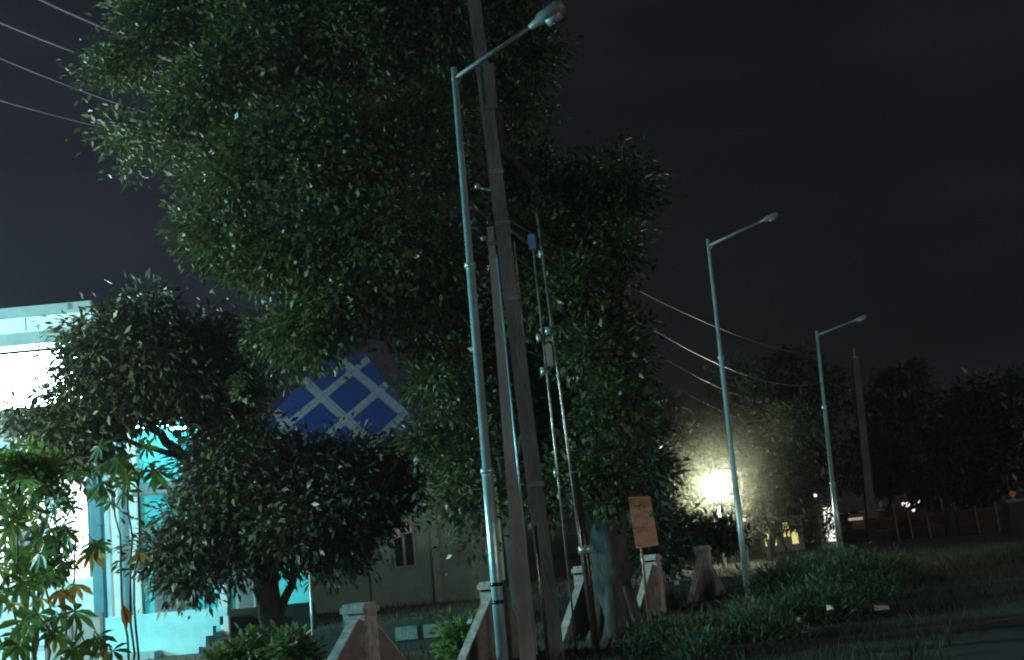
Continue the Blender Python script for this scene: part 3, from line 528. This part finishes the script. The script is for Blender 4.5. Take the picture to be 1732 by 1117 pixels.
# ---------------------------------------------------------------- weeds, grass, bushes, leafy plants
def blades(name, pts, hmin, hmax, wid, m, label=None):
    k = len(pts); P = np.array(pts, dtype='f'); an = rng.uniform(0, 2*np.pi, k); h = rng.uniform(hmin, hmax, k)[:, None]
    s = np.stack([np.cos(an), np.sin(an), np.zeros(k)], 1); l = rng.normal(size=(k, 3))*.35; l[:, 2] = 1; l /= np.linalg.norm(l, axis=1)[:, None]
    be = rng.normal(size=(k, 3))*.3; be[:, 2] = -.15; w_ = wid*rng.uniform(.6, 1.4, k)[:, None]
    V = np.stack([P-s*w_, P+s*w_, P+l*h*.6+s*w_*.7, P+l*h*.6-s*w_*.7, P+l*h+be*h], 1).reshape(-1, 3)
    me = bpy.data.meshes.new(name); b = np.arange(k)*5
    fs = np.concatenate([np.stack([b, b+1, b+2, b+3], 1)]).tolist() + np.stack([b+3, b+2, b+4], 1).tolist()
    me.from_pydata(V.tolist(), [], fs); me.materials.append(m); me.update(); o = bpy.data.objects.new(name, me); C.objects.link(o); return o
def roadx(y): return ra.x + (y-ra.y)*RD.x/RD.y
pts = []
while len(pts) < 26000:
    y = 9 + 34*random.random()**1.3; x = random.uniform(-7, 16); 
    if x > roadx(y)-.3*random.random() or (x < gz(390, y).x and y > 22): continue
    pts.append((x, y, 0))
tag(blades('grass', pts, .06, .24, .008, M['grass']), 'patchy dark grass along the roadside', 'grass', kind='stuff')
wb = []
for (px, py, r, Y) in ((1325, 985, 38, 20), (1365, 968, 40, 22), (1430, 958, 42, 24), (1495, 962, 36, 25.5), (1270, 1045, 38, 18.5), (1190, 1075, 40, 17.2), (1380, 1040, 70, 19), (1290, 1085, 62, 17), (1120, 1075, 34, 17.0), (1470, 1010, 50, 22), (1545, 975, 26, 27), (1345, 945, 16, 25), (1410, 935, 17, 27), (1530, 950, 14, 28), (1180, 1100, 46, 15.5), (1460, 932, 12, 28), (1085, 1095, 30, 16.5)):
    wb.append((px, py+14, r, Y, .8))
wd = leaves('weeds', blobs_px(wb, Vector((0, 0, 0))), 42000, .10, M['weed'], None, 10, .20, (.3, 1.05), .22, -.5)
tag(wd, 'mass of tall dark green weeds on the right verge', 'weeds', kind='stuff')
def bush(px, py, Y, blobs, n, label, m='bush', size=.11):
    b = gz(px, Y); o = thing('bush', label, 'bush', b); bl = blobs_px([(*q, Y) for q in blobs], b)
    st = MB()
    for q in bl: limb(st, [(random.uniform(-.05, .05), 0, -.05), (q[0][0]*.5, q[0][1]*.5, q[0][2]*.6), q[0]], .018, .006, 5, .02)
    st.build('stems', M['stem'], o); leaves('foliage', bl, n, size, M[m], o, 8, .14, (.3, 1.05), .5, .0)
bush(430, 1090, 18.5, [(425, 1098, 26), (398, 1112, 20), (460, 1106, 20), (372, 1122, 14)], 2200, 'yellowish green bush at the foot of the small forked tree')
bush(490, 1100, 18, [(492, 1098, 24), (515, 1110, 14)], 1100, 'little bush left of the bright white rod')
bush(785, 1090, 17.4, [(775, 1070, 22), (800, 1085, 26), (770, 1100, 24), (815, 1105, 20)], 2200, 'green bush between the low wall and the second pier', 'palm', .09)
# ---- palmate plants bottom left
def palmate(mb, c, size, tilt, nl=7, facing=None):
    """drooping hand-shaped leaf: lobes radiate from c."""
    n = Vector((random.uniform(-.5, .5), random.uniform(-1, -.2), random.uniform(.2, .9))).normalized() if facing is None else facing
    a = n.orthogonal().normalized(); b = n.cross(a); s0 = random.uniform(0, 6.28)
    for k in range(nl):
        an = s0 + 5.2*k/(nl-1); d = a*math.cos(an) + b*math.sin(an); d = (d + Vector((0, 0, -tilt))).normalized()
        L = size*(1-.28*abs(k-(nl-1)/2)/((nl-1)/2))*random.uniform(.85, 1.1); s = d.cross(n).normalized(); w_ = L*.15
        dn = Vector((0, 0, -1))
        P = [c, c+d*L*.35+s*w_*.8, c+d*L*.68+s*w_+dn*L*.04, c+d*L+dn*L*.18, c+d*L*.68-s*w_+dn*L*.04, c+d*L*.35-s*w_*.8, c+d*L*.5-n*L*.03]
        mb.add(P, [(0, 1, 6), (1, 2, 6), (2, 3, 6), (3, 4, 6), (4, 5, 6), (5, 0, 6)])
PP = 'hand-leaved plants at bottom left'
def plant(pxb, Y, tops, label, extra=()):
    b = gz(pxb, Y); o = thing('cassava_plant', label, 'plant', b, 0, PP); st = MB(); lf = MB()
    for (px, py, nleaf, spread) in tops:
        t = at(px, py, Y) - b; t.y += random.uniform(-.2, .2); limb(st, [(0, 0, -.1), (t.x*.35, t.y*.3, t.z*.5), t], .015, .008, 6, .02)
        for k in range(nleaf):
            an = random.uniform(0, 6.28); rr = spread*random.uniform(.35, 1.1); q = t + Vector((math.cos(an)*rr, math.sin(an)*rr*.8, random.uniform(-.5, .45)*spread))
            st.tube([t+Vector((0, 0, -random.uniform(0, .2))), (t+q)/2+Vector((0, 0, .06)), q], .006, 4); palmate(lf, q, random.uniform(.17, .25), .35)
    st.build('stem', M['stem'], o, True); lf.build('leaves', M['palm'], o)
    for (px, py, sz, mm, nl) in extra:
        q = at(px, py, Y-.3)-b; l2 = MB(); palmate(l2, q, sz, 1.0 if nl > 2 else 2.5, nl, Vector((0, -1, .25)).normalized())
        tag(l2.build('withered_leaf', M[mm], o), 'yellow or brown withered leaf')
plant(110, 12.6, [(95, 830, 9, .36), (60, 905, 7, .34), (120, 905, 6, .30)], 'tallest hand-leaved plant, against the white shop light', [(100, 998, .24, 'brown', 5), (128, 988, .20, 'yellow', 5), (70, 1012, .16, 'yellow', 4)])
plant(20, 12.0, [(20, 860, 8, .34), (45, 965, 7, .32), (-10, 980, 5, .3)], 'hand-leaved plant cut by the left edge of the picture', [(20, 1020, .15, 'yellow', 4)])
plant(215, 13.0, [(205, 770, 6, .26), (185, 830, 5, .28), (228, 800, 5, .22)], 'hand-leaved plant in front of the turquoise wall', [(152, 935, .22, 'yellow', 5), (236, 935, .15, 'yellow', 3), (206, 1020, .30, 'brown', 2)])
plant(60, 11.2, [(40, 1065, 6, .26), (150, 1085, 5, .26), (95, 1050, 4, .22)], 'lowest hand-leaved plant, leaves over the grey gate', [(176, 1100, .14, 'yellow', 3)])
b = gz(40, 15.5); hb = thing('broadleaf_shrub', 'soft green rounded shrub under the dark tree at the left edge', 'shrub', b)
bl = blobs_px([(25, 800, 36, 15.5), (70, 805, 32, 15.5), (95, 850, 24, 15.5), (20, 850, 30, 15.5), (80, 960, 26, 15.5), (30, 940, 22, 15.5)], b)
m = MB(); [limb(m, [(0, 0, -.1), (q[0][0]*.4, q[0][1]*.4, q[0][2]*.6), q[0]], .03, .01, 6, .02) for q in bl]; m.build('stems', M['stem'], hb)
leaves('foliage', bl, 3400, .10, M['palm'], hb, 8, .13, (.2, 1.0), .5, .2)
# ---------------------------------------------------------------- litter
LT = 'scraps of pale litter on the verge'
for k, (px, py, Y, lb) in enumerate(((1144, 988, 20.5, 'bright scrap of litter between the two farthest piers'), (1404, 1030, 18.2, 'small pale scrap of litter low in the weeds'), (1491, 1030, 18.6, 'widest pale scrap of litter, right of the weeds'), (1350, 1050, 17.4, 'tiny scrap of litter nearest the bottom of the weeds'))):
    c = at(px, py, Y); wv = (.05, .05, .11, .03)[k]; h = .03; mb = MB()
    mb.add([(-wv, -.03, 0), (wv, -.04, .01), (wv*.9, .04, .02), (-wv*.8, .05, h), (0, 0, h+.025), (wv*.4, -.045, .045)], [(0, 1, 5), (0, 5, 4), (1, 2, 5), (5, 2, 4), (2, 3, 4), (3, 0, 4)])
    o = mb.build('litter', M['litter']); o.location = c; o.rotation_euler.x = .7; tag(o, lb, 'litter', LT)
# ---------------------------------------------------------------- night haze
hm = bpy.data.materials.new('haze'); hm.use_nodes = True; nt = hm.node_tree; nt.nodes.clear()
pv = N(nt, 'ShaderNodeVolumePrincipled'); pv.inputs['Color'].default_value = (1, .90, .90, 1); pv.inputs['Density'].default_value = .00045; pv.inputs['Anisotropy'].default_value = .2
nt.links.new(pv.outputs[0], N(nt, 'ShaderNodeOutputMaterial').inputs['Volume'])
hz_ = MB().box((-155, -35, -1.2), (155, 375, 16)).build('haze', hm); tag(hz_, kind='stuff')

mm = bpy.data.materials.new('mist'); mm.use_nodes = True; nt = mm.node_tree; nt.nodes.clear()  # volume added round the floodlight to imitate lens bloom
pv = N(nt, 'ShaderNodeVolumePrincipled'); pv.inputs['Color'].default_value = (.98, 1, .88, 1); pv.inputs['Anisotropy'].default_value = 0
t_ = N(nt, 'ShaderNodeTexCoord'); ln = N(nt, 'ShaderNodeVectorMath', operation='LENGTH'); nt.links.new(t_.outputs['Object'], ln.inputs[0])
mr = N(nt, 'ShaderNodeMapRange'); mr.inputs['From Min'].default_value = 0; mr.inputs['From Max'].default_value = 3.8; mr.inputs['To Min'].default_value = 1; mr.inputs['To Max'].default_value = 0
nt.links.new(ln.outputs['Value'], mr.inputs['Value'])
pw = N(nt, 'ShaderNodeMath', operation='POWER'); pw.inputs[1].default_value = 2.6; nt.links.new(mr.outputs[0], pw.inputs[0])
ml = N(nt, 'ShaderNodeMath', operation='MULTIPLY'); ml.inputs[1].default_value = .075; nt.links.new(pw.outputs[0], ml.inputs[0]); nt.links.new(ml.outputs[0], pv.inputs['Density'])
nt.links.new(pv.outputs[0], N(nt, 'ShaderNodeOutputMaterial').inputs['Volume'])
c = at(1212, 824, 42); mo = MB().ball((0, 0, 0), 3.9, (1, 1, 1), 36).build('mist', mm, None, True); mo.location = c; tag(mo, kind='stuff')
